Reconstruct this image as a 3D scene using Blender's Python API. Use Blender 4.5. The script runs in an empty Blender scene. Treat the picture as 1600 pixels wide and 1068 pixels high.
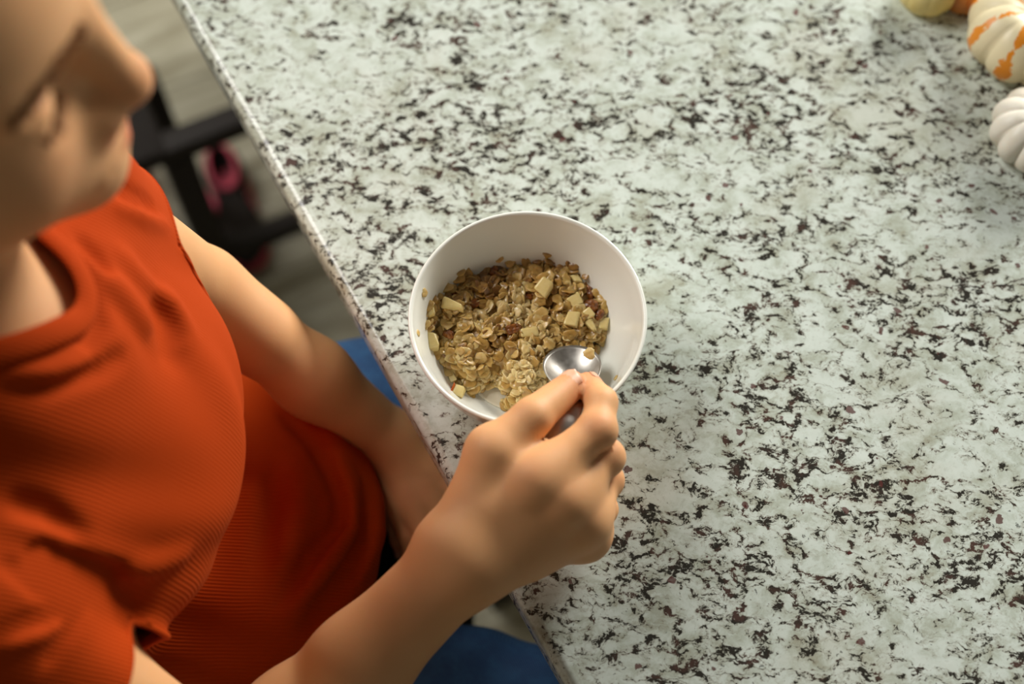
import bpy, bmesh, math, random
import numpy as np
from mathutils import Vector, Matrix, noise as mnoise
PI = math.pi
R = math.radians
SC = bpy.context.scene
COL = SC.collection

# ------------------------------------------------------------------ camera, world, light, exposure
ZT = 0.92                                   # top of the counter
TH = R(25)
CAM = np.array([0, -.3784, 1.7314])
FW = np.array([0, math.sin(TH), -math.cos(TH)])
UP = np.array([0, math.cos(TH), math.sin(TH)])
FPX = 1600 * 50 / 36
cd = bpy.data.cameras.new('camera'); cam = bpy.data.objects.new('camera', cd); COL.objects.link(cam)
cam.location = CAM; cam.rotation_euler = (TH, 0, 0)
cd.lens = 50; cd.sensor_width = 36; cd.clip_start = .02
cd.dof.use_dof = True; cd.dof.focus_distance = .845; cd.dof.aperture_fstop = 3.0
SC.camera = cam
SC.view_settings.view_transform = 'Standard'; SC.view_settings.look = 'None'
SC.view_settings.exposure = 0.0; SC.view_settings.gamma = 1.0; SC.view_settings.use_curve_mapping = False

w = bpy.data.worlds.new('world'); SC.world = w; w.use_nodes = True
w.node_tree.nodes['Background'].inputs[0].default_value = (.92, .85, .72, 1)
w.node_tree.nodes['Background'].inputs[1].default_value = .09

def area(name, loc, tgt, size, power, col):
    l = bpy.data.lights.new(name, 'AREA'); l.shape = 'RECTANGLE'; l.size, l.size_y = size; l.energy = power; l.color = col
    o = bpy.data.objects.new(name, l); COL.objects.link(o); o.location = loc
    o.rotation_euler = (Vector(tgt) - Vector(loc)).to_track_quat('-Z', 'Y').to_euler()
    return o
area('window_light', (-1.5, .95, 2.7), (-.1, -.05, .95), (1.1, 1.1), 44, (1.0, .975, .92))
area('window_light', (1.35, 2.0, 1.72), (-.1, -.05, .95), (1.0, .9), 98, (1.0, .97, .90))

# ------------------------------------------------------------------ helpers
def P(u, v, z):
    "world point at height z that the photograph shows at pixel u, v"
    r = FW + (u - 800) / FPX * np.array([1, 0, 0]) + (534 - v) / FPX * UP
    return CAM + (z - CAM[2]) / r[2] * r

def tag(o, label=None, cat=None, group=None, kind=None):
    if label: o['label'] = label
    if cat: o['category'] = cat
    if group: o['group'] = group
    if kind: o['kind'] = kind
    return o
def empty(name, loc=(0, 0, 0), rz=0):
    o = bpy.data.objects.new(name, None); COL.objects.link(o); o.location = loc; o.rotation_euler = (0, 0, rz); o.empty_display_size = .02
    return o
def link(name, me, mat, parent=None, smooth=True):
    o = bpy.data.objects.new(name, me); COL.objects.link(o)
    if mat and not me.materials: me.materials.append(mat)
    if smooth: me.shade_smooth()
    if parent: o.parent = parent
    return o
def mesh(name, V, Fc):
    me = bpy.data.meshes.new(name); me.from_pydata([tuple(v) for v in V], [], [tuple(f) for f in Fc]); me.update(); return me
def bm_mesh(name, bm):
    me = bpy.data.meshes.new(name); bm.normal_update(); bm.to_mesh(me); bm.free(); return me
def box(bm, c, s, rot=None, bev=0, seg=2):
    r = bmesh.ops.create_cube(bm, size=1)
    M = Matrix.Translation(c) @ (rot or Matrix.Identity(3)).to_4x4() @ Matrix.Diagonal((*s, 1))
    bmesh.ops.transform(bm, matrix=M, verts=r['verts'])
    if bev:
        es = list({e for v in r['verts'] for e in v.link_edges})
        bmesh.ops.bevel(bm, geom=es, offset=bev, segments=seg, affect='EDGES', profile=.5)
def beam(bm, a, b, wx, wy, bev=.003, up=(0, 0, 1)):
    a, b = Vector(a), Vector(b); d = b - a
    z = d.normalized(); u = Vector(up)
    if abs(z.dot(u)) > .95: u = Vector((.873, .488, 0))
    x = u.cross(z).normalized(); y = z.cross(x)
    box(bm, (a + b) / 2, (wx, wy, d.length), Matrix((x, y, z)).transposed(), bev)
def lathe(prof, n=96):
    V, Fc = [], []
    for r, z in prof:
        for i in range(n):
            a = 2 * PI * i / n; V.append((r * math.cos(a), r * math.sin(a), z))
    for j in range(len(prof) - 1):
        for i in range(n):
            k = (i + 1) % n
            Fc.append((j * n + i, j * n + k, (j + 1) * n + k, (j + 1) * n + i))
    return V, Fc

# ------------------------------------------------------------------ materials
def srgb(r, g, b):
    f = lambda c: (c / 255 / 12.92) if c / 255 <= .04045 else ((c / 255 + .055) / 1.055) ** 2.4
    return (f(r), f(g), f(b), 1)
class NT:
    def __init__(s, name, **kw):
        s.m = bpy.data.materials.new(name); s.m.use_nodes = True; s.t = s.m.node_tree; s.b = s.t.nodes['Principled BSDF']
        for k, v in kw.items(): s.set(k, v)
    def set(s, k, v):
        k = k.replace('_', ' ')
        if hasattr(v, 'links') or isinstance(v, bpy.types.NodeSocket): s.t.links.new(v, s.b.inputs[k])
        else: s.b.inputs[k].default_value = v
    def n(s, typ, ins=None, **props):
        nd = s.t.nodes.new('ShaderNode' + typ)
        for k, v in props.items(): setattr(nd, k, v)
        for k, v in (ins or {}).items():
            if isinstance(v, bpy.types.NodeSocket): s.t.links.new(v, nd.inputs[k])
            else: nd.inputs[k].default_value = v
        return nd
    def math(s, op, a, b=0, c=0, clamp=False):
        return s.n('Math', {0: a, 1: b, 2: c}, operation=op, use_clamp=clamp).outputs[0]
    def noise(s, vec, scale, detail=3, rough=.5, dist=0, out=0):
        return s.n('TexNoise', {'Vector': vec, 'Scale': scale, 'Detail': detail, 'Roughness': rough, 'Distortion': dist}).outputs[out]
    def ramp(s, fac, *pts, interp='LINEAR'):
        nd = s.n('ValToRGB', {0: fac}); cr = nd.color_ramp; cr.interpolation = interp
        while len(cr.elements) < len(pts): cr.elements.new(.5)
        for e, (p, c) in zip(cr.elements, pts):
            e.position = p; e.color = c if isinstance(c, tuple) else (c, c, c, 1)
        return nd.outputs[0]
    def mix(s, fac, a, b, mode='MIX'):
        nd = s.n('Mix', data_type='RGBA', blend_type=mode)
        for i, v in ((0, fac), (6, a), (7, b)):
            if isinstance(v, bpy.types.NodeSocket): s.t.links.new(v, nd.inputs[i])
            else: nd.inputs[i].default_value = v
        return nd.outputs[2]
    def step(s, v, lo, hi):
        return s.n('MapRange', {0: v, 1: lo, 2: hi, 3: 0, 4: 1}, interpolation_type='SMOOTHSTEP').outputs[0]
    def bump(s, h, strength=.3, dist=.001):
        s.set('Normal', s.n('Bump', {'Height': h, 'Strength': strength, 'Distance': dist}).outputs[0])
    def obj(s): return s.n('TexCoord').outputs['Object']

def granite():
    m = NT('granite', Roughness=.19, IOR=1.5)
    m.set('Specular_IOR_Level', .5)
    co = m.obj()
    # gentle domain warp, then a grain that runs along the slab
    wv = m.noise(co, 45, 4, .65, out=1)
    wo = m.n('VectorMath', {0: wv, 1: (-.5, -.5, -.5)}, operation='ADD').outputs[0]
    ws = m.n('VectorMath', {0: wo, 'Scale': .016}, operation='SCALE').outputs[0]
    p = m.n('VectorMath', {0: co, 1: ws}, operation='ADD').outputs[0]
    mp = m.n('Mapping', {0: p, 'Rotation': (0, 0, R(30)), 'Scale': (.70, 1.12, 1)}).outputs[0]
    q = m.n('Mapping', {0: p, 'Location': (3.1, 1.7, .4), 'Rotation': (0, 0, R(30)), 'Scale': (.8, 1.05, 1)}).outputs[0]
    # cloudy ground: greenish white crystals in a greyer, faintly tan matrix
    g1 = m.noise(q, 50, 6, .68, .2); g2 = m.noise(q, 14, 4, .6, .3); g3 = m.noise(p, 300, 3, .6)
    ground = m.ramp(g1, (.30, srgb(164, 167, 150)), (.42, srgb(189, 198, 186)), (.52, srgb(208, 218, 210)), (.72, srgb(220, 229, 223)))
    ground = m.mix(m.math('MULTIPLY', m.step(g2, .5, .70), .30), ground, srgb(176, 170, 148))
    ground = m.mix(m.math('MULTIPLY', m.step(g3, .55, .72), .25), ground, srgb(150, 155, 140))
    # dark mineral: crooked broken streaks of ragged grains, denser in loose bands
    c1 = m.noise(mp, 11, 3, .6, .3)
    clus = m.step(c1, .36, .64)
    v1 = m.noise(mp, 50, 4, .55, .25)
    r1 = m.math('ABSOLUTE', m.math('SUBTRACT', v1, .5))          # distance to a crooked line
    v3 = m.noise(m.n('Mapping', {0: mp, 'Location': (7, 3, 1)}).outputs[0], 38, 3, .55, .25)
    r3 = m.math('ABSOLUTE', m.math('SUBTRACT', v3, .53))
    r1 = m.math('MINIMUM', r1, m.math('ADD', r3, .006))
    v2 = m.noise(mp, 150, 6, .75, .25)                            # ragged grains
    band_ = m.math('MAXIMUM', m.math('SUBTRACT', 1.0, m.math('DIVIDE', r1, .085)), 0.0)
    sc_ = m.math('ADD', v2, m.math('ADD', m.math('MULTIPLY', band_, .185), m.math('MULTIPLY', clus, .085)))
    thread = m.math('MULTIPLY', m.step(m.math('SUBTRACT', m.math('MULTIPLY_ADD', clus, .010, m.math('MULTIPLY_ADD', v2, .09, -.043)), r1), -.002, .004), .85)
    vein = m.math('MAXIMUM', m.step(sc_, .722, .745), thread)
    s2 = m.noise(m.n('Mapping', {0: p, 'Location': (9, 4, 2)}).outputs[0], 300, 2, .6, .3)
    fleck = m.math('MULTIPLY', m.step(s2, .68, .71), .7)
    halo = m.math('MULTIPLY', m.step(sc_, .60, .75), .5)
    ground = m.mix(halo, ground, srgb(138, 130, 108))
    dark = m.mix(m.step(m.noise(p, 90, 3), .48, .66), srgb(27, 21, 16), srgb(72, 46, 40))
    dk = m.math('MAXIMUM', vein, fleck)
    col = m.mix(m.math('MULTIPLY', dk, .95), ground, dark)
    # garnets: small rounded burgundy grains
    vo = m.n('TexVoronoi', {'Vector': p, 'Scale': 85, 'Randomness': 1}, feature='F1')
    rnd = m.n('SeparateColor', {0: vo.outputs['Color']}).outputs
    rad = m.math('MULTIPLY_ADD', rnd[1], .20, .05)
    gn = m.math('MULTIPLY', m.step(m.math('SUBTRACT', rad, m.math('MULTIPLY_ADD', v2, .25, m.math('SUBTRACT', vo.outputs['Distance'], .12))), -.01, .03), m.math('GREATER_THAN', m.math('MULTIPLY_ADD', clus, .12, rnd[0]), .83))
    col = m.mix(m.math('MULTIPLY', gn, .85), col, m.mix(rnd[2], srgb(84, 40, 38), srgb(104, 64, 62)))
    m.set('Base_Color', col)
    return m.m
GRANITE = granite()

def skin_mat():
    m = NT('skin', Roughness=.56, Subsurface_Weight=.25, Subsurface_Radius=(1, .35, .15), Subsurface_Scale=.006)
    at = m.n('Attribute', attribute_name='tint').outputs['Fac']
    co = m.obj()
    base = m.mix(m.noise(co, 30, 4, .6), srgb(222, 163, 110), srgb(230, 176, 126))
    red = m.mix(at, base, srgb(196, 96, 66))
    fre = m.math('MULTIPLY', m.step(m.noise(co, 160, 1, .5), .79, .83), .4)
    m.set('Base_Color', m.mix(fre, red, srgb(120, 70, 40)))
    m.set('Specular_IOR_Level', .35)
    n = m.noise(co, 900, 3, .6); m.bump(n, .12, .0006)
    return m.m
SKIN = skin_mat()

def shirt_mat():
    m = NT('rib_knit', Roughness=.85, Sheen_Weight=.05)
    m.set('Sheen_Tint', (1, .45, .15, 1)); m.set('Specular_IOR_Level', .12)
    co = m.obj(); y = m.n('SeparateXYZ', {0: co}).outputs[1]
    wob = m.noise(co, 14, 2, .5)
    rib = m.math('SINE', m.math('MULTIPLY', m.math('MULTIPLY_ADD', wob, .006, y), 2 * PI / .0022))
    knit = m.noise(co, 1400, 2, .5)
    m.set('Base_Color', m.mix(m.math('MULTIPLY_ADD', rib, .10, m.math('MULTIPLY_ADD', knit, .3, .2)), srgb(188, 66, 2), srgb(166, 48, 2)))
    m.bump(m.math('MULTIPLY_ADD', knit, .2, rib), .40, .0004)
    return m.m
SHIRT = shirt_mat()

def denim_mat():
    m = NT('denim', Roughness=.8)
    co = m.obj(); tw = m.math('SINE', m.math('MULTIPLY', m.n('VectorMath', {0: co, 1: (1, .8, .6)}, operation='DOT_PRODUCT').outputs['Value'], 4200))
    n = m.noise(co, 45, 5, .65)
    c = m.mix(m.step(n, .35, .7), srgb(24, 72, 126), srgb(44, 100, 156))
    m.set('Base_Color', m.mix(m.math('MULTIPLY_ADD', tw, .12, .12), c, srgb(120, 160, 200)))
    m.bump(tw, .3, .0003)
    return m.m
DENIM = denim_mat()
def simple(name, col, rough, nscale=0, col2=None, **kw):
    m = NT(name, Roughness=rough, **kw)
    if nscale:
        m.set('Base_Color', m.mix(m.step(m.noise(m.obj(), nscale, 4, .6), .35, .65), col, col2))
    else: m.set('Base_Color', col)
    return m
CERAMIC = simple('glazed_ceramic', srgb(238, 240, 232), .14, 8, srgb(234, 236, 227)).m
STEEL = NT('polished_steel', Metallic=1.0, Roughness=.16); STEEL.set('Base_Color', srgb(196, 192, 186))
STEEL.set('Roughness', STEEL.math('MULTIPLY_ADD', STEEL.noise(STEEL.obj(), 300, 3, .6), .30, .24)); STEEL = STEEL.m
def wood(name, c1, c2, rough=.45):
    m = NT(name, Roughness=rough)
    mp = m.n('Mapping', {0: m.obj(), 'Scale': (3, 30, 30)}).outputs[0]
    n = m.noise(mp, 4, 5, .6, 1.2); m.set('Base_Color', m.mix(n, c1, c2)); m.bump(n, .15, .0008); return m.m
DARKWOOD = wood('espresso_wood', srgb(18, 10, 6), srgb(28, 16, 10), .7)
BROW = simple('brow_hair', srgb(92, 56, 28), .9, 90, srgb(112, 70, 38), Specular_IOR_Level=.1).m
HAIR = wood('brown_hair', srgb(70, 45, 26), srgb(106, 72, 42), .5)

# ------------------------------------------------------------------ signed-distance surfaces (bodies and cloth)
def seg(p, a, b, ra, rb):
    a = np.asarray(a, float); b = np.asarray(b, float); ba = b - a; pa = p - a
    h = np.clip((pa @ ba) / (ba @ ba), 0, 1)
    return np.linalg.norm(pa - h[:, None] * ba, axis=1) - (ra + (rb - ra) * h)
def ell(p, c, r, M=None):
    q = p - np.asarray(c, float)
    if M is not None: q = q @ M
    r = np.asarray(r, float)
    k0 = np.linalg.norm(q / r, axis=1); k1 = np.linalg.norm(q / (r * r), axis=1) + 1e-9
    return k0 * (k0 - 1) / k1
def smin(a, b, k):
    h = np.maximum(k - np.abs(a - b), 0) / k
    return np.minimum(a, b) - h * h * k * .25
def smax(a, b, k): return -smin(-a, -b, k)
def within(p, lo, hi, fn, far=.06):
    m = np.all((p > lo) & (p < hi), axis=1); d = np.full(len(p), far)
    if m.any(): d[m] = fn(p[m])
    return d
def net(fn, lo, hi, h, nb=8, newton=2):
    "surface nets over sparse blocks; returns vertices and quads"
    lo = np.asarray(lo, float); hi = np.asarray(hi, float); B = h * nb
    nblk = np.ceil((hi - lo) / B).astype(int)
    g = np.stack(np.meshgrid(*[np.arange(n) for n in nblk], indexing='ij'), -1).reshape(-1, 3)
    c = lo + (g + .5) * B
    g = g[np.abs(fn(c)) < B * .87 + .35 * B]
    o = np.stack(np.meshgrid(*[np.arange(nb + 1)] * 3, indexing='ij'), -1).reshape(-1, 3)
    D = np.empty((len(g), nb + 1, nb + 1, nb + 1))
    for s in range(0, len(g), 400):
        gg = g[s:s + 400]
        pts = lo + (gg[:, None] * nb + o[None]).reshape(-1, 3) * h
        D[s:s + 400] = fn(pts).reshape(-1, nb + 1, nb + 1, nb + 1)
    N = nblk * nb + 2
    key = lambda ijk: (ijk[:, 0] * N[1] + ijk[:, 1]) * N[2] + ijk[:, 2]
    S = D < 0
    cnt = sum(S[:, i:i + nb, j:j + nb, k:k + nb].astype(int) for i in (0, 1) for j in (0, 1) for k in (0, 1))
    bi, ci, cj, ck = np.nonzero((cnt > 0) & (cnt < 8))
    cell = g[bi] * nb + np.stack([ci, cj, ck], 1)
    acc = np.zeros((len(bi), 3)); na = np.zeros(len(bi))
    cs = [(i, j, k) for i in (0, 1) for j in (0, 1) for k in (0, 1)]
    for a in cs:
        for ax in range(3):
            if a[ax]: continue
            b = list(a); b[ax] = 1
            da = D[bi, ci + a[0], cj + a[1], ck + a[2]]; db = D[bi, ci + b[0], cj + b[1], ck + b[2]]
            m = (da < 0) != (db < 0); t = np.where(m, da / np.where(m, da - db, 1), 0)
            pt = np.tile(np.array(a, float), (len(bi), 1)); pt[:, ax] += t
            acc[m] += pt[m]; na[m] += 1
    V = lo + (cell + acc / na[:, None]) * h
    kk = key(cell); order = np.argsort(kk); ks = kk[order]
    Q = []
    for ax in range(3):
        u, v = (ax + 1) % 3, (ax + 2) % 3
        sl0 = [slice(0, nb)] * 3; sl1 = list(sl0); sl1[ax] = slice(1, nb + 1)
        A = S[(slice(None), *sl0)]; Bq = S[(slice(None), *sl1)]
        b_, i_, j_, k_ = np.nonzero(A != Bq)
        e = g[b_] * nb + np.stack([i_, j_, k_], 1); flip = A[b_, i_, j_, k_]
        du = np.zeros(3, int); du[u] = 1; dv = np.zeros(3, int); dv[v] = 1
        idx = []; ok = np.ones(len(e), bool)
        for dd in (0 * du, -du, -du - dv, -dv):
            kq = key(e + dd); ps = np.clip(np.searchsorted(ks, kq), 0, len(ks) - 1)
            ok &= ks[ps] == kq; idx.append(order[ps])
        q = np.stack(idx, 1); q[~flip] = q[~flip][:, ::-1]; Q.append(q[ok])
    Q = np.concatenate(Q)
    for _ in range(newton):
        d = fn(V); G = grad(fn, V, h * .5, d); n2 = np.maximum((G * G).sum(1), .15)
        V = V - np.clip(d / n2, -h, h)[:, None] * G
    return V, Q
def grad(fn, V, e, d=None):
    if d is None: d = fn(V)
    return np.stack([(fn(V + e * np.eye(3)[i]) - d) / e for i in range(3)], 1)
def np_mesh(name, V, Q):
    me = bpy.data.meshes.new(name)
    me.vertices.add(len(V)); me.vertices.foreach_set('co', V.astype(np.float32).ravel())
    me.loops.add(Q.size); me.loops.foreach_set('vertex_index', Q.astype(np.int32).ravel())
    me.polygons.add(len(Q)); k = Q.shape[1]
    me.polygons.foreach_set('loop_start', np.arange(0, Q.size, k, dtype=np.int32))
    me.update(calc_edges=True); me.validate(); return me
def compact(V, Q):
    used = np.unique(Q); mp = np.full(len(V), -1); mp[used] = np.arange(len(used)); return V[used], mp[Q]
def trim(V, Q, cut):
    "keep faces where cut(p) > 0 and slide the new border onto cut = 0"
    c = cut(V); keep = (c[Q] > 0).sum(1) >= 2
    V, Q = compact(V, Q[keep])
    E = np.sort(np.concatenate([Q[:, [0, 1]], Q[:, [1, 2]], Q[:, [2, 3]], Q[:, [3, 0]]]), axis=1)
    u, n = np.unique(E, axis=0, return_counts=True); bv = np.unique(u[n == 1])
    bv = bv[np.abs(cut(V[bv])) < .012]
    for _ in range(3):
        d = cut(V[bv]); G = grad(cut, V[bv], 1e-4, d)
        V[bv] -= (d / np.maximum((G * G).sum(1), .2))[:, None] * G
    return V, Q, u[n == 1]

# ------------------------------------------------------------------ kitchen island: granite slab with rounded edges on a panelled base
EA = R(119.2)                               # direction of the slab's near edge in the floor plan
ev = np.array([math.cos(EA), math.sin(EA), 0]); nv = np.array([math.sin(EA), -math.cos(EA), 0])
EN = -.0775
def fromedge(n, l, z): return nv * (EN + n) + ev * l + np.array([0, 0, z])
def slab():
    n0, n1, l0, l1, rr, th = 0, 1.05, -1.0, 1.15, .007, .032
    prof = []                                # inset, z
    for i in range(7):
        a = PI / 2 * i / 6; prof.append((rr * (1 - math.cos(a)) , -rr + rr * math.sin(a)))
    prof = [(.004, -th), (.001, -th + .003), (0, -th + .007)] + prof
    V, Fc = [], []
    cr = .02; nc = 6
    def ring(ins, z):
        pts = []
        for (cx, cy, a0) in ((n1 - cr, l1 - cr, 0), (n0 + cr, l1 - cr, 90), (n0 + cr, l0 + cr, 180), (n1 - cr, l0 + cr, 270)):
            for i in range(nc + 1):
                a = R(a0 + 90 * i / nc); r_ = cr - ins
                pts.append(fromedge(cx + r_ * math.cos(a), cy + r_ * math.sin(a), ZT + z))
        return pts
    for ins, z in prof: V += ring(ins, z)
    m = 4 * (nc + 1)
    for j in range(len(prof) - 1):
        for i in range(m):
            k = (i + 1) % m; Fc.append((j * m + i, (j + 1) * m + i, (j + 1) * m + k, j * m + k))
    Fc.append(tuple(range(m))); Fc.append(tuple(reversed(range((len(prof) - 1) * m, len(prof) * m))))
    me = mesh('granite_slab', V, Fc)
    bm = bmesh.new(); bm.from_mesh(me); bmesh.ops.recalc_face_normals(bm, faces=bm.faces); bm.to_mesh(me); bm.free()
    return me
counter = link('countertop', slab(), GRANITE)
tag(counter, 'polished white granite island worktop flecked black and burgundy under the bowl', 'countertop')
counter.data.shade_smooth()
counter.data.set_sharp_from_angle(angle=R(35)) if hasattr(counter.data, 'set_sharp_from_angle') else None

CABM = simple('painted_cabinet', srgb(214, 210, 200), .45, 6, srgb(206, 202, 192)).m
isl = empty('island_base', fromedge(.68, .07, 0), EA - PI / 2)
tag(isl, 'painted island cabinet carrying the granite worktop', 'cabinet')
bm = bmesh.new(); box(bm, (0, 0, .44), (.66, 1.95, .80), bev=.003); box(bm, (0, 0, .03), (.58, 1.87, .06)); box(bm, (0,0,.864), (.66,1.95,.048))
link('carcass', bm_mesh('carcass', bm), CABM, isl, False)
for i in range(4):
    bm = bmesh.new(); y = -.72 + .48 * i
    box(bm, (-.338, y, .45), (.016, .45, .70), bev=.004); box(bm, (-.348, y - .195, .45), (.012, .06, .70), bev=.002); box(bm, (-.348, y + .195, .45), (.012, .06, .70), bev=.002)
    box(bm, (-.348, y, .77), (.012, .33, .06), bev=.002); box(bm, (-.348, y, .13), (.012, .33, .06), bev=.002)
    link('panel', bm_mesh('panel', bm), CABM, isl, False)

# ------------------------------------------------------------------ floor of long grey planks
def plank_mat():
    m = NT('grey_plank', Roughness=.38)
    co = m.obj(); rn = m.n('ObjectInfo').outputs['Random']
    off = m.n('CombineXYZ', {0: m.math('MULTIPLY', rn, 37.0), 1: m.math('MULTIPLY', rn, 11.0), 2: 0.0}).outputs[0]
    v = m.n('VectorMath', {0: co, 1: off}, operation='ADD').outputs[0]
    mp = m.n('Mapping', {0: v, 'Scale': (1.6, 16, 1)}).outputs[0]
    n = m.noise(mp, 3, 6, .65, 1.0); n2 = m.noise(v, 3.5, 3, .5, .5)
    c = m.ramp(n, (.28, srgb(108, 100, 78)), (.45, srgb(156, 150, 128)), (.62, srgb(186, 182, 162)), (.8, srgb(202, 198, 182)))
    c = m.mix(m.math('MULTIPLY', m.step(n2, .5, .72), .5), c, srgb(112, 96, 64))
    m.set('Base_Color', m.mix(m.math('MULTIPLY', rn, .22), c, srgb(120, 116, 100)))
    m.bump(n, .15, .001); return m.m
PLANK = plank_mat()
pa = EA - PI / 2 - R(5)                     # planks lie about square to the island
pu = np.array([math.cos(pa), math.sin(pa), 0]); pv = np.array([-math.sin(pa), math.cos(pa), 0])
U0, U1, V0, V1 = -2.3, 3.0, -2.4, 2.75      # the room in the planks' own directions
def room(u, v, z): return tuple(pu * u + pv * v + np.array([0, 0, z]))
fl = link('floor', mesh('floor', [room(U0, V0, -.012), room(U1, V0, -.012), room(U1, V1, -.012), room(U0, V1, -.012)], [(0, 1, 2, 3)]), simple('subfloor', srgb(40, 36, 30), .9).m)
tag(fl, kind='structure')
bm = bmesh.new(); box(bm, (0, 0, -.005), (1.214, .176, .010), bev=.0015, seg=1); plank_me = bm_mesh('plank', bm); plank_me.materials.append(PLANK)
v_ = V0 + .089; row = 0
while v_ < V1:
    u_ = U0 - (row * .437) % 1.216
    while u_ < U1 - .02:
        a_, b_ = max(u_, U0), min(u_ + 1.216, U1)
        if b_ - a_ > .02 and not (a_ > 1.3 and v_ < .9):
            o = bpy.data.objects.new('plank', plank_me); COL.objects.link(o); o.parent = fl
            o.location = room((a_ + b_) / 2, v_, 0); o.rotation_euler = (0, 0, pa); o.scale = ((b_ - a_) / 1.216, 1, 1)
        u_ += 1.216
    v_ += .1775; row += 1
WALLM = simple('wall_paint', srgb(206, 200, 184), .8, 5, srgb(200, 194, 178)).m
for nm, u0, u1, v0, v1 in (('wall_left', U0 - .1, U0, V0, V1 + .1), ('wall_back', U0, U1, V1, V1 + .1)):
    bm = bmesh.new(); c_ = room((u0 + u1) / 2, (v0 + v1) / 2, 1.29); box(bm, c_, (u1 - u0, v1 - v0, 2.6), Matrix.Rotation(pa, 3, 'Z')); tag(link(nm, bm_mesh(nm, bm), WALLM, None, False), kind='structure')
for nm, u0, u1, v0, v1 in (('baseboard_left', U0, U0 + .014, V0, V1 - .014), ('baseboard_back', U0, U1, V1 - .014, V1)):
    bm = bmesh.new(); c_ = room((u0 + u1) / 2, (v0 + v1) / 2, .0505); box(bm, c_, (u1 - u0, v1 - v0, .10), Matrix.Rotation(pa, 3, 'Z'), .002); tag(link(nm, bm_mesh(nm, bm), CABM, None, False), kind='structure')

# ------------------------------------------------------------------ bar stools
def bar_stool(name, c, rz, label, seat_z=.655, w=.36, zs=(.42, .16), over=0.0):
    t = empty(name, (c[0], c[1], 0), rz); tag(t, label, 'stool')
    bm = bmesh.new(); box(bm, (0, 0, seat_z - .02), (w, w, .04), bev=.012, seg=3); link('seat', bm_mesh('seat', bm), DARKWOOD, t)
    for sx in (-1, 1):
        for sy in (-1, 1):
            bm = bmesh.new(); a = (sx * (w / 2 + .012), sy * (w / 2 + .012), 0.0); b = (sx * (w / 2 - .03), sy * (w / 2 - .03), seat_z - .035)
            beam(bm, a, b, .034, .034); link('leg', bm_mesh('leg', bm), DARKWOOD, t)
    def at(sx, sy, z):
        k = z / seat_z; q = (w / 2 + .012) * (1 - k) + (w / 2 - .03) * k; return (sx * q, sy * q, z)
    for z, ax in ((zs[0], 'x'), (zs[1], 'x'), (zs[0] + .045, 'y'), (.585, 'x'), (.585, 'y')):
        for s in (-1, 1):
            bm = bmesh.new()
            a, b = (at(-1, s, z), at(1, s, z)) if ax == 'x' else (at(s, -1, z), at(s, 1, z))
            if z in zs: a, b = (a[0] - over, a[1], z), (b[0] + over, b[1], z)
            beam(bm, a, b, .026, .030); link('stretcher', bm_mesh('stretcher', bm), DARKWOOD, t)
    return t

# ------------------------------------------------------------------ the child
RH = None
def rotm(a, b, c):
    ca, sa = math.cos(a), math.sin(a); cb, sb = math.cos(b), math.sin(b); cc, sc = math.cos(c), math.sin(c)
    return np.array([[ca, -sa, 0], [sa, ca, 0], [0, 0, 1]]) @ np.array([[cb, 0, sb], [0, 1, 0], [-sb, 0, cb]]) @ np.array([[1, 0, 0], [0, cc, -sc], [0, sc, cc]])
HS = .98
HO = np.array([-.2570, -.041, 1.2855]); HR = rotm(.135, .132, -.022)
def toh(p): return (p - HO) @ HR / HS          # world -> head frame (adult metres)
def fromh(q): return (np.asarray(q, float) * HS) @ HR.T + HO

LSH = np.array([-.243, .006, 1.095]); LEL = P(312, 452, .930); LWR = P(622, 694, .815)
RSH = P(-75, 955, 1.085); REL = P(362, 1240, .900); RWR = P(728, 868, .978)
LHIP = np.array([-.235, -.02, .745]); RHIP = np.array([-.235, -.17, .745])
LKN = np.array([.12, .075, .715]); RKN = np.array([.13, -.225, .715])
LAN = np.array([.03, .06, .335]); RAN = np.array([.03, -.19, .335])

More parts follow.
